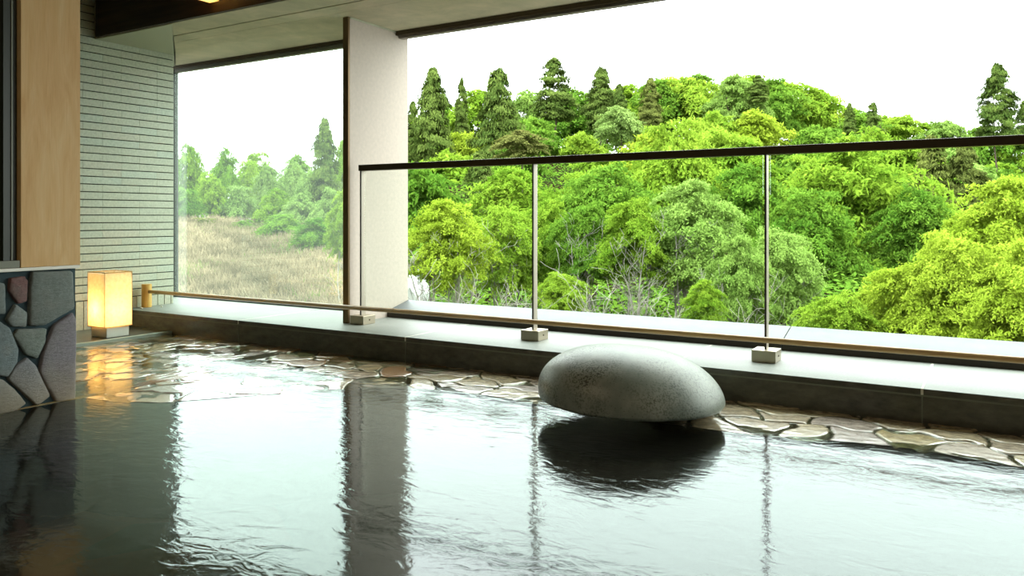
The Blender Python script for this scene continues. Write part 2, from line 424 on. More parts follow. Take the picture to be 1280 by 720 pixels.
Z = -.164 + xr * .0045 + .0012 * (1 - xr) - .004 * xr * (1 - sstep(tq, 0, .45)) + gap * (.0115 + srand[ID, 0] * .0035) + lump * .0017
Zr = Z.reshape(nx, ny)
side = -.70 * np.ones((nx, 1)); 
Vv = np.concatenate([np.stack([X, Y, Zr], 2).reshape(-1, 3), np.stack([xs, edge_y(xs) + .01, np.full(nx, -.70)], 1), np.stack([xs, edge_y(xs), Zr[:, 0] - .0004], 1)])
ii, jj = np.meshgrid(np.arange(nx - 1), np.arange(ny - 1), indexing='ij'); b0 = (ii * ny + jj).ravel()
Fc = np.stack([b0, b0 + ny, b0 + ny + 1, b0 + 1], 1)
i0 = np.arange(nx - 1); Fs = np.stack([nx * ny + i0, nx * ny + i0 + 1, nx * ny + nx + i0 + 1, nx * ny + nx + i0], 1)
base = np.stack([.30 + .14 * srand[ID, 1], .225 + .12 * srand[ID, 1], .13 + .10 * srand[ID, 2]], 1)
base = base + xr[:, None] * np.array([.16, .17, .15]) * (.5 + srand[ID, 2][:, None] * .7)
red = (srand[ID, 3] > .75) & (xr < .5); base[red] = np.array([.36, .20, .09])
colr = np.array([.10, .045, .014]) * (1 - gap[:, None]) + base * gap[:, None]
colr = np.concatenate([colr, np.tile([.03, .022, .012], (2 * nx, 1))])
m_flag = M('wet_flagstones', (.3, .25, .18), .22, .5)
n = N(m_flag); p = n.pos(); at_ = n.n('ShaderNodeVertexColor', layer_name='tint')
n.color(n.mix(.6, at_.outputs[0], n.mix(1.0, at_.outputs[0], n.ramp(n.noise(p, 22, 6, .7), [(.3, (.35, .28, .2)), (.7, (1.2, 1.15, 1.05))]), 'MULTIPLY')))
n.bump(n.noise(n.pos((1, 1.6, 1)), 42, 5, .7), .7, .003)
m_flag.node_tree.nodes['Principled BSDF'].inputs['Coat Weight'].default_value = 1.0; m_flag.node_tree.nodes['Principled BSDF'].inputs['Coat Roughness'].default_value = .11
me = npmesh('stone_shelf', Vv, np.concatenate([Fc, Fs]), colr)
o = struct('stone_shelf', me, m_flag, smooth=True)

# ---- water
def water_mat():
    m = bpy.data.materials.new('bath_water'); m.use_nodes = True; t = m.node_tree; t.nodes.clear(); L = t.links.new
    o = t.nodes.new('ShaderNodeOutputMaterial'); tr = t.nodes.new('ShaderNodeBsdfTransparent'); tr.inputs[0].default_value = (.74, .80, .68, 1)
    gl = t.nodes.new('ShaderNodeBsdfGlossy'); gl.inputs['Roughness'].default_value = .07; gl.inputs[0].default_value = (.93, 1, 1, 1)
    fr = t.nodes.new('ShaderNodeFresnel'); fr.inputs[0].default_value = 1.39; mx = t.nodes.new('ShaderNodeMixShader')
    tcn = t.nodes.new('ShaderNodeTexCoord'); mp = t.nodes.new('ShaderNodeMapping'); mp.inputs['Rotation'].default_value = (0, 0, -YAW)
    mp.inputs['Scale'].default_value = (1, 1.7, 1); L(tcn.outputs['Object'], mp.inputs[0])
    n1 = t.nodes.new('ShaderNodeTexNoise'); n1.inputs['Scale'].default_value = 12; n1.inputs['Detail'].default_value = 4; n1.inputs['Distortion'].default_value = .8
    n2 = t.nodes.new('ShaderNodeTexNoise'); n2.inputs['Scale'].default_value = 2.2; n2.inputs['Detail'].default_value = 2
    n3 = t.nodes.new('ShaderNodeTexNoise'); n3.inputs['Scale'].default_value = .9; n3.inputs['Detail'].default_value = 1
    for q in (n1, n2): L(mp.outputs[0], q.inputs['Vector'])
    L(tcn.outputs['Object'], n3.inputs['Vector'])
    r3 = t.nodes.new('ShaderNodeMapRange'); r3.inputs['From Min'].default_value = .38; r3.inputs['From Max'].default_value = .65; r3.inputs['To Min'].default_value = .5; r3.inputs['To Max'].default_value = 1
    L(n3.outputs['Fac'], r3.inputs[0])
    mu = t.nodes.new('ShaderNodeMath'); mu.operation = 'MULTIPLY'; L(n1.outputs['Fac'], mu.inputs[0]); L(r3.outputs[0], mu.inputs[1])
    ad = t.nodes.new('ShaderNodeMath'); ad.operation = 'MULTIPLY_ADD'; L(n2.outputs['Fac'], ad.inputs[0]); ad.inputs[1].default_value = .8; L(mu.outputs[0], ad.inputs[2])
    bp = t.nodes.new('ShaderNodeBump'); bp.inputs['Strength'].default_value = 1; bp.inputs['Distance'].default_value = .0021; L(ad.outputs[0], bp.inputs['Height'])
    L(bp.outputs[0], gl.inputs['Normal']); L(bp.outputs[0], fr.inputs['Normal'])
    dfw = t.nodes.new('ShaderNodeBsdfDiffuse'); dfw.inputs[0].default_value = (.62, .58, .46, 1); mb = t.nodes.new('ShaderNodeMixShader'); mb.inputs[0].default_value = .012
    L(tr.outputs[0], mb.inputs[1]); L(dfw.outputs[0], mb.inputs[2])      # slight mineral cloudiness
    L(fr.outputs[0], mx.inputs[0]); L(mb.outputs[0], mx.inputs[1]); L(gl.outputs[0], mx.inputs[2]); L(mx.outputs[0], o.inputs[0])
    return m
bm = bmesh.new(); vs = [bm.verts.new((x, y, Z_W)) for x, y in ((-5.285, -5.99), (-3.98, -5.99), (-3.98, 2.195), (-3.800, 2.195), (-3.800, -5.99), (6.99, -5.99), (6.99, YL - .003), (-5.285, YL - .003))]; bm.faces.new(vs)
o = obj('bath_water', bm, water_mat()); tag(o, 'still dark bath water mirroring the sky, filling the foreground', 'water', kind='stuff')

# ------------------------------------------------------------------ OBJECTS
# domed boulder standing over the shelf edge
def dome():
    seg, rn = 128, 64; rr, hh = .406, .216; V = []; 
    for j in range(rn + 1):
        ph = -0.05 + (math.pi / 2 + 0.05) * j / rn       # starts a little under the widest line
        cr = max(math.cos(ph), 0) ** .84; cz = math.sin(ph) if ph > 0 else math.sin(ph) * .62
        for i in range(seg):
            th = 2 * math.pi * i / seg; x, y = cr * math.cos(th), cr * math.sin(th)
            z = cz
            sh = -.13 * max(z, 0) ** 1.2                   # apex leans to the left
            g = 1 + .012 * mnoise.noise((x * 1.6, y * 1.6, z * 1.6))
            V.append(((x * g + sh) * rr, y * g * rr * .97, z * hh * g + .045 * max(-ph, 0) * 0))
    Fq = []
    for j in range(rn):
        for i in range(seg): Fq.append((j * seg + i, j * seg + (i + 1) % seg, (j + 1) * seg + (i + 1) % seg, (j + 1) * seg + i))
    bm = bmesh.new(); vv = [bm.verts.new(v) for v in V]
    for q in Fq: bm.faces.new([vv[k] for k in q])
    # chipped lip and hollow underside
    ring = vv[:seg]; prev = ring
    for s, dz in ((.985, -.010), (.95, -.012), (.90, .012), (.6, .03)):
        cur = []
        for i, v in enumerate(ring):
            th = 2 * math.pi * i / seg; jz = .003 * mnoise.noise((math.cos(th) * 6, math.sin(th) * 6, 2))
            cur.append(bm.verts.new((v.co.x * s, v.co.y * s, v.co.z + dz + jz)))
        for i in range(seg): bm.faces.new((prev[(i + 1) % seg], prev[i], cur[i], cur[(i + 1) % seg]))
        prev = cur
    bm.faces.new(prev[::-1]); bmesh.ops.remove_doubles(bm, verts=vv[-seg:], dist=.01)
    bmesh.ops.recalc_face_normals(bm, faces=bm.faces)
    return bm
m_dome = M('speckled_granite', (.40, .42, .38), .40, .45)
n = N(m_dome); p = n.pos()
c = n.ramp(n.noise(p, 5, 6, .65), [(.3, (.15, .18, .15)), (.7, (.32, .34, .28))])
sp1 = n.ramp(n.noise(p, 130, 2, .5), [(.42, (.10, .11, .09)), (.50, (1, 1, 1))])
dens = n.ramp(n.noise(p, 6, 3), [(.40, (0, 0, 0)), (.65, (1, 1, 1))])
c = n.mix(dens, c, n.mix(.85, c, sp1, 'MULTIPLY'))
vo = n.n('ShaderNodeTexVoronoi'); vo.inputs['Scale'].default_value = 70; n.l(p, vo.inputs['Vector'])
c = n.mix(n.ramp(vo.outputs['Distance'], [(.12, (.8, .8, .8)), (.2, (0, 0, 0))]), c, (.09, .09, .08))
n.color(c); n.bump(n.noise(p, 120, 3), .25, .0015)
DX, DY = -1.365, 3.262
root = empty('domed_boulder', (DX, DY, -.15)); root.rotation_euler.z = YAW
tag(root, 'large smooth grey domed granite boulder overhanging the edge of the pool', 'boulder')
o = obj('boulder_body', dome(), m_dome, root, smooth=True, loc=(-.005, 0, .092)); o.rotation_euler = (0, math.radians(1.6), 0)
m_foot = M('brown_limed_rock', (.22, .15, .08), .5, .4)
n = N(m_foot); p = n.pos(); n.color(n.ramp(n.noise(p, 18, 5), [(.35, (.07, .05, .03)), (.65, (.30, .26, .18))])); n.bump(n.noise(p, 30, 5), .8, .008)
bm = bmesh.new(); bmesh.ops.create_icosphere(bm, subdivisions=4, radius=1)
for v in bm.verts:
    g = 1 + .22 * mnoise.noise(v.co * 2.1); v.co = Vector((v.co.x * .16 * g, v.co.y * .17 * g, max(v.co.z, -.6) * .055 * g))
ft = obj('boulder_foot', bm, m_foot, root, smooth=True, loc=(.22, .08, .030)); tag(ft, 'rough brown footing rock')

# balustrade: one rail, posts, blocks, glass
bal = empty('balustrade', (-3.685, 4.10, 0))
tag(bal, 'glass balustrade with dark bronze handrail, slim posts and square metal feet on the ledge', 'balustrade')
PX = [-3.685, -2.335, -.985, .36, 1.71, 3.06, 4.41, 5.76]
def loc_box(x0, x1, y0, y1, z0, z1, **k): return newbox(x0 + 3.685, x1 + 3.685, y0 - 4.10, y1 - 4.10, z0, z1, **k)
obj('handrail', loc_box(-3.706, 6.9, 4.076, 4.126, 1.042, 1.083, bev=.003), m_bronzed, bal)
for i, x in enumerate(PX):
    pw = .0145
    po = obj('post', loc_box(x - .0045, x + .0045, 4.080, 4.124, .060, 1.0415, bev=.001), m_steel, bal)
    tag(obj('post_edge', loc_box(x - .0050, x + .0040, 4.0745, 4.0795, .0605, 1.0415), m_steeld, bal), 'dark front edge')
    fb = obj('foot_block', loc_box(x - .061, x + .058, 4.038, 4.160, .0005, .0595, bev=.0025), m_brass, bal)
    bm = bmesh.new(); bmesh.ops.create_cone(bm, cap_ends=True, segments=16, radius1=.005, radius2=.005, depth=.003, matrix=Matrix.Translation((x + .0590 + 3.685, .0, .03)) @ Matrix.Rotation(math.pi / 2, 4, 'Y'))
    obj('screw', bm, m_bronzed, bal)
for a, b in zip(PX, PX[1:]):
    obj('glass_panel', loc_box(a + .018, b - .018, 4.096, 4.104, .100, 1.040), m_glass2, bal)

# low wooden pole rail on a round post
lr = empty('low_rail', (-5.85, 3.94, 0)); tag(lr, 'low brown wooden pole rail running along the ledge from a short round post', 'rail')
def cyl(r, h, seg=32, bev=.002, mat=Matrix()):
    bm = bmesh.new(); bmesh.ops.create_cone(bm, cap_ends=True, segments=seg, radius1=r, radius2=r, depth=h, matrix=mat)
    es = [e for e in bm.edges if len(e.link_faces) == 2 and e.calc_face_angle(0) > 1]
    bmesh.ops.bevel(bm, geom=es, offset=bev, segments=2, affect='EDGES'); return bm
tag(obj('end_post', cyl(.039, .186, mat=Matrix.Translation((0, 0, .094))), m_bamboo2, lr, smooth=False), 'yellow round wooden end post')
obj('pole', cyl(.0145, 12.6, 20, mat=Matrix.Translation((6.33, 0, .128)) @ Matrix.Rotation(math.pi / 2, 4, 'Y')), m_bamboo, lr, smooth=True)
# bracket foot under the pole, beyond the frame on the right
obj('pole_support', cyl(.012, .112, 16, mat=Matrix.Translation((7.2, 0, .057))), m_bronze, lr)
obj('pole_support', cyl(.012, .112, 16, mat=Matrix.Translation((11.2, 0, .057))), m_bronze, lr)
for k, (x, y, z, s) in enumerate([(-5.80, 3.86, .0, .012), (-5.77, 4.02, 0, .009)]):
    bm = bmesh.new(); bmesh.ops.create_icosphere(bm, subdivisions=2, radius=1)
    for v in bm.verts: v.co = Vector((v.co.x * s * 1.3, v.co.y * s, max(v.co.z, -.5) * s * .6 + s * .3)) * (1 + .2 * mnoise.noise(v.co * 3))
    o = obj('pebble', bm, m_joint, None, smooth=True, loc=(x, y, z))
    tag(o, ['small pale pebble on the ledge in front of the round post', 'tiny pale pebble on the ledge behind the round post'][k], 'pebble')

# paper lantern
m_paper = bpy.data.materials.new('washi_paper'); m_paper.use_nodes = True; t = m_paper.node_tree; t.nodes.clear()
oo = t.nodes.new('ShaderNodeOutputMaterial'); tl = t.nodes.new('ShaderNodeBsdfTranslucent'); df = t.nodes.new('ShaderNodeBsdfDiffuse'); mx = t.nodes.new('ShaderNodeMixShader'); mx.inputs[0].default_value = .5
tcn = t.nodes.new('ShaderNodeTexCoord'); nz = t.nodes.new('ShaderNodeTexNoise'); nz.inputs['Scale'].default_value = 45; nz.inputs['Detail'].default_value = 5; t.links.new(tcn.outputs['Object'], nz.inputs['Vector'])
cr = t.nodes.new('ShaderNodeValToRGB'); cr.color_ramp.elements[0].position = .3; cr.color_ramp.elements[0].color = (.86, .74, .52, 1); cr.color_ramp.elements[1].position = .6; cr.color_ramp.elements[1].color = (.95, .86, .66, 1)
t.links.new(nz.outputs['Fac'], cr.inputs[0]); t.links.new(cr.outputs[0], tl.inputs[0]); t.links.new(cr.outputs[0], df.inputs[0])
t.links.new(df.outputs[0], mx.inputs[1]); t.links.new(tl.outputs[0], mx.inputs[2]); t.links.new(mx.outputs[0], oo.inputs[0])
lx, ly = -5.46, 3.388
lan = empty('paper_lantern', (lx, ly, -.13)); tag(lan, 'glowing square paper lantern on a pale plinth beside the tiled wall', 'lantern')
obj('plinth', newbox(-.092, .095, -.085, .085, .001, .072, bev=.003), m_white, lan)
bm = bmesh.new(); s = .1035; z0, z1 = .073, .466
for (a, b) in (((-s, -s), (s, -s)), ((s, -s), (s, s)), ((s, s), (-s, s)), ((-s, s), (-s, -s))):
    bm.faces.new([bm.verts.new(v) for v in ((a[0], a[1], z0), (b[0], b[1], z0), (b[0], b[1], z1), (a[0], a[1], z1))])
bmesh.ops.remove_doubles(bm, verts=bm.verts, dist=.0001)
bm.faces.new([bm.verts.new(v) for v in ((-s, -s, z1 - .012), (s, -s, z1 - .012), (s, s, z1 - .012), (-s, s, z1 - .012))])
obj('lamp_shade', bm, m_paper, lan)
bm = bmesh.new()
for z in (z0, z1 - .005):
    for a in (-1, 1):
        box(bm, -s - .001, s + .001, a * s - .003, a * s + .002, z, z + .005); box(bm, a * s - .003, a * s + .002, -s - .001, s + .001, z, z + .005)
for a in (-1, 1):
    for b in (-1, 1): box(bm, a * s - .0015, a * s + .0015, b * s - .0015, b * s + .0015, z0 + .001, z1 - .001)
obj('shade_frame', bm, m_bamboo2, lan)
def bulb(x, y, z, e, col, r=.02):
    l = bpy.data.lights.new('lamp_bulb', 'POINT'); l.energy = e; l.color = col; l.shadow_soft_size = r
    o = bpy.data.objects.new('lamp_bulb', l); o.location = (x, y, z); C.objects.link(o)
bulb(lx - .01, ly - .02, .07, 3.4, (1.0, .56, .18), .04)

# small lamp on the dark beam above
wlm = empty('beam_lamp', (-4.47, 3.46, 2.17)); tag(wlm, 'small yellow paper lamp hanging on the dark beam at the top edge', 'lamp')
bm = bmesh.new(); s = .047
for (a, b) in (((-s, -s), (s, -s)), ((s, -s), (s, s)), ((s, s), (-s, s)), ((-s, s), (-s, -s))):
    bm.faces.new([bm.verts.new(v) for v in ((a[0], a[1], 0), (b[0], b[1], 0), (b[0], b[1], .16), (a[0], a[1], .16))])
bm.faces.new([bm.verts.new(v) for v in ((-s, -s, .0), (s, -s, .0), (s, s, .0), (-s, s, .0))]); bmesh.ops.remove_doubles(bm, verts=bm.verts, dist=.0001)
obj('lamp_shade', bm, m_paper, wlm); obj('wall_plate', newbox(-.03, .03, .048, .064, .03, .13), m_bronzed, wlm); bulb(-4.47, 3.46, 2.25, .9, (1, .6, .2))

# ------------------------------------------------------------------ OUTDOORS
def terrain(x, y):
    x = np.asarray(x, float); y = np.asarray(y, float)
    D = x * F[0] + y * F[1]; cx = x * R[0] + y * R[1]; a = cx / np.maximum(D, 1)
    hill = np.interp(D, [0, 12, 17, 22, 32, 45, 60, 75, 120], [-4.2, -3.6, -2.4, -1.5, .4, 3.0, 5.6, 6.5, 6.5])
    hill = np.where(hill > -1.5, -1.5 + (hill + 1.5) * np.interp(a, [.12, .30, .45], [1, .85, .55]), hill)
    bank = np.interp(D, [0, 9, 13, 21, 24, 40, 120], [-3.5, -1.9, -1.1, .25, .7, 1.2, 2.0])
    k = sstep(a, -.205, -.15)
    z = bank * (1 - k) + hill * k
    return z + .18 * np.sin(x * .7 + y * .3) * np.clip((D - 8) / 20, 0, 1) + .1 * np.sin(y * 1.3 - x * .5) * .5
def tz(x, y): return float(terrain(x, y))
Ds = np.concatenate([np.linspace(5.6, 30, 120), np.linspace(30.5, 130, 60)]); As = np.linspace(-1.3, 1.5, 170)
DD, AA = np.meshgrid(Ds, As, indexing='ij'); GX = DD * F[0] + AA * DD * R[0]; GY = DD * F[1] + AA * DD * R[1]
GZ = terrain(GX, GY); keep = GY > 4.9
V = np.stack([GX, np.maximum(GY, 4.85), GZ], 2).reshape(-1, 3); nA = len(As)
ii, jj = np.meshgrid(np.arange(len(Ds) - 1), np.arange(nA - 1), indexing='ij'); b0 = (ii * nA + jj).ravel()
Fq = np.stack([b0, b0 + 1, b0 + nA + 1, b0 + nA], 1); kf = keep.reshape(-1)[Fq].any(1); Fq = Fq[kf]
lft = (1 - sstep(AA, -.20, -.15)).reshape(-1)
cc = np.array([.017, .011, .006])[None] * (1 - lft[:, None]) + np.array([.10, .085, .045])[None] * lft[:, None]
m_ground = M('forest_floor', (.05, .04, .02), 1.0, .0)
n = N(m_ground); p = n.pos(); at_ = n.n('ShaderNodeVertexColor', layer_name='tint')
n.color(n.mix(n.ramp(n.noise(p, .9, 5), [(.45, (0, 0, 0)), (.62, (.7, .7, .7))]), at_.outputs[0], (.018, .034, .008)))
struct('hillside', npmesh('hillside', V, Fq, cc), m_ground, smooth=True)

# leaf materials: same recipe, different species colours
def leaf_mat(name, c1, c2, tr=.35):
    m = bpy.data.materials.new(name); m.use_nodes = True; t = m.node_tree; t.nodes.clear(); L = t.links.new
    o = t.nodes.new('ShaderNodeOutputMaterial'); d = t.nodes.new('ShaderNodeBsdfDiffuse'); q = t.nodes.new('ShaderNodeBsdfTranslucent'); mx = t.nodes.new('ShaderNodeMixShader'); mx.inputs[0].default_value = tr
    vc = t.nodes.new('ShaderNodeVertexColor'); vc.layer_name = 'tint'; sc = t.nodes.new('ShaderNodeSeparateColor'); L(vc.outputs[0], sc.inputs[0])
    oi = t.nodes.new('ShaderNodeObjectInfo')
    a = t.nodes.new('ShaderNodeMath'); a.operation = 'MULTIPLY_ADD'; L(oi.outputs['Random'], a.inputs[0]); a.inputs[1].default_value = .30; L(sc.outputs[0], a.inputs[2])
    s = t.nodes.new('ShaderNodeMath'); s.operation = 'SUBTRACT'; L(a.outputs[0], s.inputs[0]); s.inputs[1].default_value = .15
    r = t.nodes.new('ShaderNodeValToRGB'); r.color_ramp.elements[0].color = (*c1, 1); r.color_ramp.elements[1].color = (*c2, 1); L(s.outputs[0], r.inputs[0])
    for k in (d, q): L(r.outputs[0], k.inputs[0])
    L(d.outputs[0], mx.inputs[1]); L(q.outputs[0], mx.inputs[2]); L(mx.outputs[0], o.inputs[0]); return m
LM = {
 'yellow': leaf_mat('lime_leaves', (.17, .25, .018), (.35, .44, .050), .42),
 'bright': leaf_mat('bright_leaves', (.10, .20, .016), (.26, .37, .040), .42),
 'mid':    leaf_mat('green_leaves', (.055, .14, .015), (.165, .28, .034), .40),
 'pale':   leaf_mat('pale_leaves', (.115, .205, .036), (.24, .35, .080), .38),
 'soft':   leaf_mat('grey_green_leaves', (.12, .20, .05), (.25, .35, .10), .35),
 'brown':  leaf_mat('brownish_leaves', (.10, .12, .03), (.20, .20, .06), .3),
 'cedar':  leaf_mat('cedar_needles', (.038, .070, .014), (.12, .165, .036), .15),
 'cedarb': leaf_mat('bronzed_cedar_needles', (.06, .075, .02), (.13, .15, .035), .15),
}
m_bark = M('grey_bark', (.30, .27, .23), .85, .2)
n = N(m_bark); p = n.pos(); n.color(n.ramp(n.noise(p, 5, 5), [(.3, (.10, .09, .075)), (.7, (.22, .20, .17))]))
m_barkd = M('dark_bark', (.07, .05, .035), .9, .2)
m_twig = M('pale_twig_bark', (.25, .23, .20), .8, .2)

def leaves(P, Nn, size, rng, aspect=.55, dirn=None):
    """rhombic leaf per point; Nn = preferred normal"""
    k = len(P); Nn = Nn + rng.normal(0, .34, (k, 3)); Nn /= np.linalg.norm(Nn, axis=1)[:, None]
    a = rng.normal(0, 1, (k, 3)) if dirn is None else dirn + rng.normal(0, .35, (k, 3))
    a -= (a * Nn).sum(1)[:, None] * Nn; a /= np.linalg.norm(a, axis=1)[:, None]; b = np.cross(Nn, a)
    L = (size * rng.uniform(.65, 1.3, k))[:, None]; W = L * aspect
    V = np.stack([P - a * L, P + b * W, P + a * L, P - b * W], 1)
    V[:, 0] -= 0; V[:, 2] -= Nn * L * .2
    return V.reshape(-1, 3)
def leafmesh(name, V, tone, rng):
    k = len(V) // 4; f = np.arange(4 * k).reshape(k, 4); t = np.repeat(np.clip(tone + rng.normal(0, .16, k), 0, 1), 4)
    return npmesh(name, V, f, np.stack([t, t, t], 1))
def crown_broad(name, seed, pads=90, per=150, leaf=.045, padr=.26, flat=.45, lobes=9):
    """unit crown: radius about 1, z 0..1 (top); layered sprays gathered into boughs"""
    rng = np.random.default_rng(seed); VV = []; TT = []; LB = []
    for i in range(lobes):
        th = 2 * math.pi * (i * .618 + rng.uniform(-.08, .08)); z = (i + .5) / lobes
        prof = (1 - max(z - .25, 0) ** 2 / .62) ** .5 if z > .25 else .8 + .8 * z
        r = max(prof - .36, 0) * rng.uniform(.7, 1.15)
        LB.append((r * math.cos(th), r * math.sin(th), z * .80 + .02, rng.uniform(.36, .56), rng.uniform(.30, .70)))
    LB.append((0, 0, .80, .36, .6)); LB.append((0, 0, .40, .62, .4))
    for i in range(pads):
        lx, ly, lz, lr, tn = LB[i % len(LB)]
        th = rng.uniform(0, 2 * math.pi); el = math.asin(rng.uniform(-.35, 1)); q = rng.uniform(.35, 1) ** .5
        c = np.array([lx + lr * q * math.cos(el) * math.cos(th), ly + lr * q * math.cos(el) * math.sin(th), lz + lr * .52 * q * math.sin(el)])
        c[2] = min(max(c[2], .02), .985)
        o = c.copy(); o[2] = 0; ol = np.linalg.norm(o) + 1e-6; o /= ol
        pr = padr * rng.uniform(.5, 1.35) * (1.0 if c[2] < .8 else .7); k = int(per * (pr / padr) ** 2) + 8
        nrm = np.array([0, 0, 1.0]) + o * rng.uniform(.05, .45) * min(ol * 1.5, 1) + rng.normal(0, .12, 3); nrm /= np.linalg.norm(nrm)
        t1 = np.cross(nrm, o); t1 /= np.linalg.norm(t1) + 1e-6; t2 = np.cross(nrm, t1)
        ang = rng.uniform(0, 2 * math.pi, k); rad = np.sqrt(rng.uniform(0, 1, k)); wob = 1 + .38 * np.sin(3 * ang + i) + .28 * np.sin(5 * ang + 2 * i)
        h = rng.normal(0, 1, k) * flat * .14 * pr - rad ** 2 * .20 * pr
        P = c + 1.25 * pr * (rad * wob * np.cos(ang))[:, None] * t2 + .85 * pr * (rad * wob * np.sin(ang))[:, None] * t1 + h[:, None] * nrm
        VV.append(leaves(P, np.tile(nrm, (k, 1)), leaf, rng, .42)); TT.append(np.full(k, tn + rng.uniform(-.18, .18)))
    return leafmesh(name, np.concatenate(VV), np.concatenate(TT), rng)
def crown_conifer(name, seed, leaf=.05, nb=190, per=120):
    """unit cone: radius 1 near the base, z 0..1; ragged drooping boughs"""
    rng = np.random.default_rng(seed); VV = []; TT = []
    for i in range(nb):
        zz = rng.uniform(0, 1) ** 1.15 * .97
        th = rng.uniform(0, 2 * math.pi); Rr = (1 - zz) ** .52 * (1 + .20 * math.sin(th * 2 + seed * 3 + zz * 9)) * rng.uniform(.65, 1.08) * (.72 + .28 * min(zz / .2, 1))
        k = int(per * (.22 + Rr)); s_ = rng.uniform(.1, 1, k) ** .6
        o = np.array([math.cos(th), math.sin(th), 0]); sd = np.array([-o[1], o[0], 0]); wd = .34 * Rr + .05
        P = o * (s_ * Rr)[:, None] + sd * (rng.normal(0, .5, k) * wd * (.4 + .6 * np.sin(s_ * math.pi)))[:, None]
        P[:, 2] = zz + .03 * np.sin(s_ * 2.2) - .05 * s_ ** 2 * Rr + rng.normal(0, .014, k)
        Nn = np.tile(np.array([o[0] * .8, o[1] * .8, .6]), (k, 1)); d = np.tile(o * .6 + np.array([0, 0, -.5]), (k, 1))
        V = leaves(P, Nn, leaf, rng, .42, d).reshape(k, 4, 3); V[:, :, 2] = P[:, None, 2] + (V[:, :, 2] - P[:, None, 2]) * .45
        VV.append(V.reshape(-1, 3)); TT.append(np.full(k, rng.uniform(.2, .75)))
    k = 260; P = np.zeros((k, 3)); P[:, 2] = rng.uniform(.86, 1.0, k); P[:, :2] = rng.normal(0, .035, (k, 2)) * (1.03 - P[:, 2:3]) * 14
    VV.append(leaves(P, np.tile([0, 1.0, .2], (k, 1)), leaf * .6, rng, .5) * np.array([1, 1, 1])); TT.append(np.full(k, .4))
    return leafmesh(name, np.concatenate(VV), np.concatenate(TT), rng)
FAR = [crown_broad('foliage', s_, 130, 130, .046, .24) for s_ in (1, 2, 3, 4)]
NEAR = [crown_broad('foliage', s_, 260, 150, .030, .18, .6, 12) for s_ in (11, 12, 13)]
FINE = [crown_broad('foliage', s_, 340, 150, .026, .15, .7, 13) for s_ in (21, 22)]
CON = [crown_conifer('foliage', s_) for s_ in (31, 32, 33)]

def tube(V, Fc, pts, rads, seg=6):
    base = len(V); prev = None
    for i, (p, r) in enumerate(zip(pts, rads)):
        d = (pts[min(i + 1, len(pts) - 1)] - pts[max(i - 1, 0)]).normalized()
        a = d.orthogonal().normalized(); b = d.cross(a)
        if prev is not None:
            a = (prev - d * prev.dot(d)).normalized(); b = d.cross(a)
        prev = a
        for k in range(seg):
            t = 2 * math.pi * k / seg; V.append(tuple(p + (a * math.cos(t) + b * math.sin(t)) * r))
    for i in range(len(pts) - 1):
        for k in range(seg): Fc.append((base + i * seg + k, base + i * seg + (k + 1) % seg, base + (i + 1) * seg + (k + 1) % seg, base + (i + 1) * seg + k))
def branch(V, Fc, p, d, ln, r, depth, rs, up=.25, gn=.22, kids=(2, 4)):
    n_ = 5; pts = [p.copy()]; rads = [r]
    for i in range(n_):
        d = (d + Vector((rs.gauss(0, gn), rs.gauss(0, gn), rs.gauss(0, gn) * .6 + up * .3))).normalized()
        p = p + d * ln / n_; pts.append(p.copy()); rads.append(max(r * (1 - .7 * (i + 1) / n_), .0028))
    tube(V, Fc, pts, rads, 6 if r > .03 else 4)
    if depth > 0:
        for q in range(rs.randint(*kids)):
            i = rs.randint(1, n_); az = rs.uniform(0, 2 * math.pi)
            dd = (d + Vector((math.cos(az), math.sin(az), rs.uniform(-.1, .5))) * .85).normalized()
            branch(V, Fc, pts[i], dd, ln * rs.uniform(.5, .75), rads[i] * .62, depth - 1, rs, up, gn, kids)
def trunk_mesh(h, r, rs, stems=1, spread=.25, depth=2, start=.35):
    V = []; Fc = []
    for s in range(stems):
        az = rs.uniform(0, 2 * math.pi); d = Vector((math.cos(az) * spread * (stems > 1), math.sin(az) * spread * (stems > 1), 1)).normalized()
        p = Vector((0, 0, -.15)) + Vector((math.cos(az), math.sin(az), 0)) * (.1 * (stems > 1)); pts = [p.copy()]; rads = [r]
        n_ = 8
        for i in range(n_):
            d = (d + Vector((rs.gauss(0, .07), rs.gauss(0, .07), .04))).normalized(); p = p + d * h / n_; pts.append(p.copy()); rads.append(r * (1 - .75 * (i + 1) / n_))
        tube(V, Fc, pts, rads, 7)
        if depth:
            for i in range(max(1, int(n_ * start)), n_):
                for q in range(2):
                    az = rs.uniform(0, 2 * math.pi); dd = Vector((math.cos(az), math.sin(az), .75)).normalized()
                    branch(V, Fc, pts[i], dd, h * rs.uniform(.12, .24), rads[i] * .45, depth - 1, rs)
    return npmesh('trunk', V, Fc)

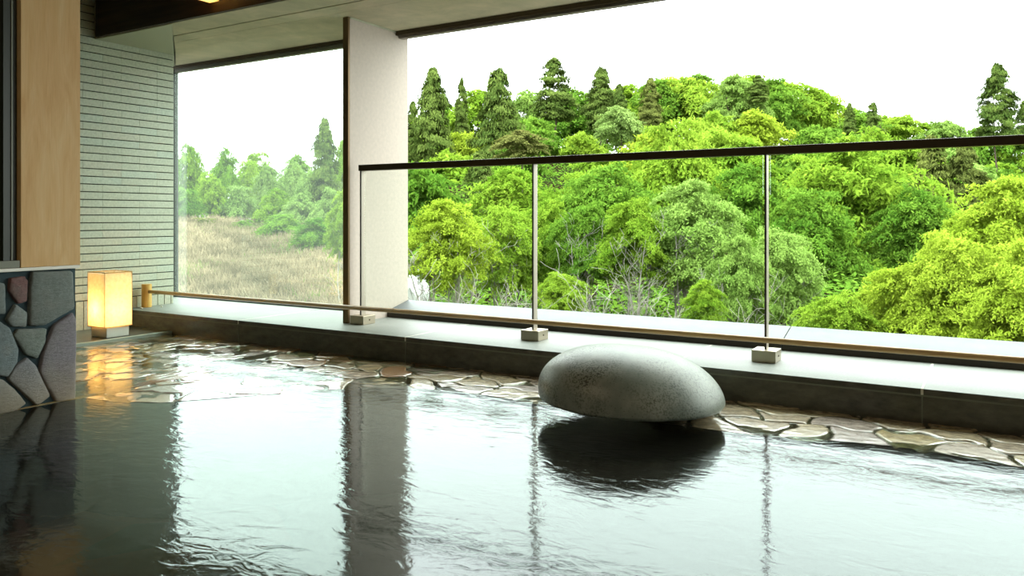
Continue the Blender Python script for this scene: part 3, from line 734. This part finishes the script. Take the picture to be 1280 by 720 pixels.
TREES = []
def tree(u, v, D, wpx, hpx, kind, mesh, row, bark=m_barkd, stems=1, depth=0, tr=.09, start=.35, name='broadleaf_tree'):
    """crown whose top shows at (u, v), wpx wide and hpx tall, standing on the hillside at depth D"""
    x, y = at(u, D); zg = tz(x, y); ztop = zat(v, D); rad = wpx / 2 * D / FPX; ch = hpx * D / FPX
    rs = random.Random(int(u * 7 + D * 13)); zc = ztop - ch
    if zc < zg + .15 * ch and name == 'broadleaf_tree': zc = min(zc, zg + .05)
    root = empty(name, (x, y, zg - .02))
    th = max(ztop - .35 * ch - zg, .5)
    obj('trunk', trunk_mesh(th, tr * max(rad, .6) * .55, rs, stems, .22, depth, start), bark, root)
    me = mesh.copy() if False else mesh
    fo = bpy.data.objects.new('foliage', me)
    if not me.materials: me.materials.append(LM['mid'])
    fo.parent = root; fo.location = (0, 0, zc - zg + .02); fo.scale = (rad, rad, ztop - zc); fo.rotation_euler.z = rs.uniform(0, 6.28); C.objects.link(fo)
    fo.material_slots[0].link = 'OBJECT'; fo.material_slots[0].material = LM[kind]
    TREES.append((root, u, D, kind, row, name)); return root
rt = random.Random(42)
SKYL = ([480, 540, 600, 640, 690, 740, 780, 830, 880, 940, 1000, 1040, 1080, 1120, 1160, 1200, 1240, 1300, 1400, 1600], [150, 140, 120, 114, 112, 118, 110, 102, 96, 100, 110, 126, 146, 146, 152, 162, 162, 165, 180, 190])
def row_of(us, D, dv, wpx, hpx, kinds, meshes, row, jit=8, **k):
    for i, u in enumerate(us):
        uu = u + rt.uniform(-10, 10); v = float(np.interp(uu, *SKYL)) + dv - (9 if dv == 0 else 0) + rt.uniform(-jit, jit) * (0 if dv == 0 else 1) + (rt.uniform(-1, 5) if dv == 0 else 0)
        tree(uu, v, D * rt.uniform(.94, 1.06), wpx * rt.uniform(.85, 1.2), hpx, kinds[i % len(kinds)], meshes[i % len(meshes)], row, **k)
row_of(range(500, 1420, 52), 68, 0, 86, 80, ['bright', 'mid', 'bright', 'pale', 'mid'], FAR, 'skyline')
row_of(range(796, 1130, 44), 76, 0, 84, 60, ['bright', 'yellow', 'mid', 'bright'], FAR, 'skyline')
row_of(range(520, 1420, 72), 54, 38, 112, 105, ['bright', 'yellow', 'mid', 'bright', 'pale'], FAR, 'upper')
row_of(range(1060, 1420, 60), 50, 34, 105, 80, ['mid', 'bright', 'pale', 'mid'], FAR, 'upper', jit=12)
row_of(range(560, 1420, 90), 46, 62, 120, 100, ['bright', 'mid', 'bright', 'yellow'], FAR, 'upper', jit=12)
row_of([545, 640, 715], 42, 92, 130, 120, ['mid', 'bright', 'bright'], NEAR, 'middle')
row_of([815, 905, 1010, 1100, 1190, 1280, 1370], 42, 72, 150, 130, ['yellow', 'bright', 'bright', 'mid', 'mid', 'mid', 'bright'], NEAR, 'middle')
# nearer, individually placed crowns
for (u, v, D, wp, hp, kd, ms) in [
    (520, 200, 31, 140, 150, 'mid', FAR[1]), (640, 208, 30, 170, 150, 'bright', NEAR[0]), (755, 205, 29, 170, 150, 'mid', NEAR[1]),
    (845, 150, 33, 165, 170, 'bright', NEAR[2]), (930, 205, 29, 150, 150, 'mid', NEAR[0]), (1065, 165, 28, 230, 215, 'bright', NEAR[1]),
    (1010, 235, 25, 150, 150, 'mid', NEAR[2]), (1150, 235, 25, 130, 130, 'mid', NEAR[0])]:
    tree(u, v, D, wp, hp, kd, ms, 'slope')
# stand of pale, thin-stemmed trees behind the balustrade
for (u, v, D, wp, hp, kd, ms, st, dp) in [
    (560, 250, 16.5, 125, 105, 'yellow', FINE[0], 7, 3), (632, 258, 18.5, 105, 105, 'bright', FINE[1], 4, 3), (690, 250, 19.5, 90, 105, 'bright', FINE[0], 3, 3), (735, 252, 18, 100, 100, 'mid', FINE[1], 4, 3),
    (790, 248, 17, 100, 100, 'bright', FINE[1], 5, 3), (862, 226, 17.5, 150, 135, 'pale', FINE[0], 6, 3), (975, 285, 16, 120, 115, 'pale', FINE[1], 4, 2),
    (922, 296, 15, 95, 108, 'pale', FINE[0], 4, 2), (700, 340, 15.5, 70, 50, 'bright', FINE[1], 3, 2), (880, 350, 14, 60, 60, 'bright', FINE[0], 3, 2)]:
    tree(u, v, D, wp, hp, kd, ms, 'stems', bark=m_twig, stems=st, depth=dp, tr=.05)
# lime-green maples close by on the right
for (u, v, D, wp, hp, kd, ms) in [(1130, 328, 13.5, 150, 130, 'yellow', FINE[1]), (1255, 222, 14.5, 170, 150, 'yellow', FINE[0]), (1190, 290, 13, 150, 150, 'yellow', FINE[1]),
                                  (1280, 300, 12, 170, 160, 'yellow', FINE[0]), (1050, 365, 13.5, 110, 90, 'bright', FINE[1]), (1390, 240, 13, 190, 190, 'yellow', FINE[1]), (1500, 230, 14, 200, 200, 'bright', FINE[0])]:
    tree(u, v, D, wp, hp, kd, ms, 'right', depth=2, tr=.06)
# cedars
for i, (u, v, D, wp, hp, kd) in enumerate([
    (541, 86, 48, 68, 120, 'cedar'), (516, 128, 50, 36, 90, 'cedar'), (577, 98, 58, 24, 70, 'cedar'), (623, 88, 47, 80, 125, 'cedar'), (692, 74, 58, 66, 75, 'cedar'),
    (752, 85, 58, 60, 80, 'cedar'), (774, 106, 56, 34, 60, 'cedar'), (813, 98, 52, 42, 62, 'cedarb'), (948, 94, 64, 34, 34, 'cedar'), (1062, 129, 62, 22, 40, 'cedar'),
    (1091, 129, 58, 34, 55, 'cedar'), (1247, 80, 50, 62, 95, 'cedar'), (1281, 126, 52, 34, 60, 'cedar'), (1165, 172, 36, 80, 110, 'cedarb'), (1205, 178, 37, 74, 100, 'cedarb'), (600, 190, 36, 60, 80, 'cedar')]):
    tree(u, v, D, wp, hp, kd, CON[i % 3], 'cedar', name='cedar_tree')
tree(652, 162, 38, 70, 34, 'brown', FAR[2], 'brownish'); tree(775, 130, 50, 58, 50, 'soft', FAR[3], 'greyish')
# above the bank, seen through the left window
for (u, v, D, wp, hp, kd, ms) in [(238, 180, 27, 62, 120, 'bright', NEAR[0]), (282, 186, 26, 56, 110, 'mid', NEAR[1]), (312, 200, 30, 50, 95, 'bright', NEAR[2]), (335, 206, 27, 56, 95, 'soft', NEAR[0]),
                                  (365, 203, 28, 56, 90, 'soft', NEAR[1]), (392, 212, 25, 60, 90, 'soft', NEAR[2]), (428, 172, 26, 34, 130, 'bright', NEAR[0]), (200, 190, 28, 70, 120, 'mid', NEAR[1]), (262, 215, 25, 60, 85, 'bright', NEAR[1]), (300, 232, 25, 60, 70, 'soft', NEAR[2]), (345, 235, 24, 60, 65, 'bright', NEAR[0]), (378, 240, 23, 60, 60, 'soft', NEAR[1]), (232, 235, 24, 60, 75, 'mid', NEAR[2]), (415, 235, 22, 50, 70, 'soft', NEAR[1]), (322, 190, 32, 60, 90, 'bright', NEAR[2]), (372, 193, 32, 60, 90, 'pale', NEAR[0]),
                                  (350, 268, 21, 70, 42, 'mid', NEAR[2]), (395, 272, 19, 60, 48, 'mid', NEAR[0]), (305, 275, 23, 60, 30, 'mid', NEAR[1]), (255, 272, 23, 56, 32, 'brown', NEAR[2]), (432, 235, 14, 52, 85, 'bright', FINE[0]), (150, 180, 28, 80, 130, 'bright', NEAR[2])]:
    tree(u, v, D, wp, hp, kd, ms, 'bank', bark=m_twig, stems=2, depth=2, tr=.05)
tree(406, 149, 24, 48, 100, 'cedar', CON[0], 'bankcedar', name='cedar_tree')

# labels: kind of tree + which one
CN = {'yellow': 'lime-green', 'bright': 'bright green', 'mid': 'deep green', 'pale': 'pale green', 'soft': 'grey-green', 'brown': 'brownish', 'cedar': 'dark green', 'cedarb': 'bronze-green'}
ORD = ['first', 'second', 'third', 'fourth', 'fifth', 'sixth', 'seventh', 'eighth', 'ninth', 'tenth', 'eleventh', 'twelfth', 'thirteenth', 'fourteenth', 'fifteenth', 'sixteenth', 'seventeenth', 'eighteenth', 'nineteenth', 'twentieth', 'twenty-first', 'twenty-second', 'twenty-third', 'twenty-fourth', 'twenty-fifth', 'twenty-sixth', 'twenty-seventh', 'twenty-eighth', 'twenty-ninth', 'thirtieth', 'thirty-first', 'thirty-second', 'thirty-third']
ROW = {'skyline': ('leafy tree on the hill skyline', 'trees along the skyline'), 'upper': ('leafy tree just below the skyline', 'trees on the upper hillside'),
       'middle': ('leafy tree halfway up the hill', 'trees on the middle hillside'), 'slope': ('broad leafy tree on the lower hillside', 'trees on the lower hillside'),
       'stems': ('thin-stemmed tree with bare pale branches below', 'thin-stemmed trees behind the balustrade'), 'right': ('maple close behind the sill at right', 'maples close by on the right'),
       'cedar': ('pointed cedar among the hill trees', 'cedars on the hill'), 'brownish': ('flat-topped tree between the cedars above the handrail', None), 'greyish': ('feathery tree below the skyline cedars', None),
       'bank': ('tree on the bank seen through the left window', 'trees on the bank'), 'bankcedar': ('lone tall cedar seen through the left window', None)}
for row, (txt, grp) in ROW.items():
    T = sorted([t for t in TREES if t[4] == row], key=lambda t: t[1])
    for i, (root, u, D, kd, _, nm) in enumerate(T):
        lab = f"{CN[kd]} {txt}" + (f", {ORD[i]} from the left" if len(T) > 1 else '')
        tag(root, lab, 'tree', grp)

# undergrowth and dry grass (nobody could count them)
rng = np.random.default_rng(77)
def scatter(nm, N_, amin, amax, dmin, dmax, size, mat, label, cat, upright=False, aspect=.5, hgt=.4, mask=None):
    D = dmin + (dmax - dmin) * rng.uniform(0, 1, N_) ** 1.3; a = rng.uniform(amin, amax, N_); cx = a * D
    x = D * F[0] + cx * R[0]; y = D * F[1] + cx * R[1]
    if mask is not None:
        k = mask(x, y, D, a); x, y, D = x[k], y[k], D[k]
    z = terrain(x, y) + rng.uniform(0, 1, len(x)) ** 2 * hgt
    P = np.stack([x, y, z], 1)
    if upright:
        Nn = rng.normal(0, 1, (len(P), 3)) * np.array([1, 1, .2]); dr = rng.normal(0, .55, (len(P), 3)) + np.array([0, 0, .9]); P[:, 2] = terrain(x, y) + size * .4
        V = leaves(P, Nn, size, rng, aspect, dr)
    else: V = leaves(P, np.tile([0, 0, 1.0], (len(P), 1)), size, rng, aspect)
    tone = .5 + .30 * np.sin(x * 1.1 + np.sin(y * 2.3)) * np.sin(y * 1.3) + .25 * np.sin(x * 4.1 + y * 2.2) * np.sin(y * 5.3 - x * 1.7)
    o = obj(nm, leafmesh(nm, V, tone, rng), mat); tag(o, label, cat, kind='stuff'); return o
scatter('undergrowth', 60000, -.14, .95, 19, 62, .12, LM['mid'], 'low green undergrowth covering the ground under the hill trees', 'undergrowth', hgt=.6)
def gm(sgn): return lambda x, y, D, a: (np.sin(x * 1.7 + 1) + np.sin(y * 1.1 + x * .6) + rng.normal(0, .5, len(x))) * sgn > .15 * sgn + (0 if sgn < 0 else .25)
m_straw = leaf_mat('dry_straw', (.13, .105, .062), (.40, .32, .21), .3)
m_grass = leaf_mat('bank_grass', (.10, .15, .04), (.22, .28, .08), .3)
scatter('dry_grass', 90000, -.62, -.165, 9.5, 24, .15, m_straw, 'dry straw-coloured grass covering the bank outside the left window', 'grass', True, .11)
scatter('green_grass', 36000, -.62, -.165, 9.5, 24, .14, m_grass, 'patches of fresh green grass growing through the straw on the bank', 'grass', True, .14, mask=gm(1))

# bare white twiggy bushes behind the coping
for i, (u, v, D) in enumerate([(522, 350, 13.5), (540, 338, 14.5), (560, 350, 13.8), (580, 335, 15), (602, 345, 14.2), (622, 355, 15.5), (728, 350, 15), (752, 345, 14.2), (772, 360, 13.5), (796, 358, 13), (815, 345, 14.6), (848, 352, 14.5), (893, 365, 13.6)]):
    x, y = at(u, D); zg = tz(x, y); ztop = zat(v, D); h = ztop - zg; rs = random.Random(900 + i); V = []; Fc = []
    for s in range(8):
        az = rs.uniform(0, 6.28); d = Vector((math.cos(az) * .45, math.sin(az) * .45, 1)).normalized()
        branch(V, Fc, Vector((math.cos(az) * .15, math.sin(az) * .15, -.05)), d, h * rs.uniform(.42, .70), .010, 3, rs, .02, .30, (2, 3))
    o = obj('bare_bush', npmesh('bare_bush', V, Fc), m_twig, loc=(x, y, zg))
    tag(o, f'leafless bush of pale crooked twigs behind the coping, {ORD[i]} placed', 'bush', 'bare bushes behind the coping')
B = sorted([o for o in C.objects if o.name.startswith('bare_bush')], key=lambda o: (o.location.x * R[0] + o.location.y * R[1]) / (o.location.x * F[0] + o.location.y * F[1]))
for i, o in enumerate(B): o['label'] = f'leafless bush of pale crooked twigs behind the coping, {ORD[i]} from the left'
# pale rocks of the stream bed beside the fin
m_rock = M('bleached_rock', (.62, .64, .62), .8, .2)
for i, (u, v, D, s) in enumerate([(516, 352, 19, .28), (522, 366, 18, .22), (513, 371, 17, .2), (528, 358, 20, .18)]):
    x, y = at(u, D); zg = tz(x, y); zc = zat(v, D)
    bm = bmesh.new(); bmesh.ops.create_icosphere(bm, subdivisions=3, radius=1)
    hh = max(zc - zg, .1) + s
    for vv in bm.verts:
        g = 1 + .3 * mnoise.noise(vv.co * 1.7 + Vector((i * 5, 0, 0))); vv.co = Vector((vv.co.x * s * g, vv.co.y * s * g, (vv.co.z * .5 + .45) * hh * g))
    o = obj('pale_rock', bm, m_rock, smooth=False, loc=(x, y, zg)); tag(o, ['bleached white rock behind the twigs next to the beige pillar, topmost one', 'bleached white rock low beside the beige pillar, right of the lowest', 'bleached white rock touching the beige pillar edge, lowest one', 'small bleached rock farthest from the beige pillar'][i], 'rock', 'pale rocks by the stream')
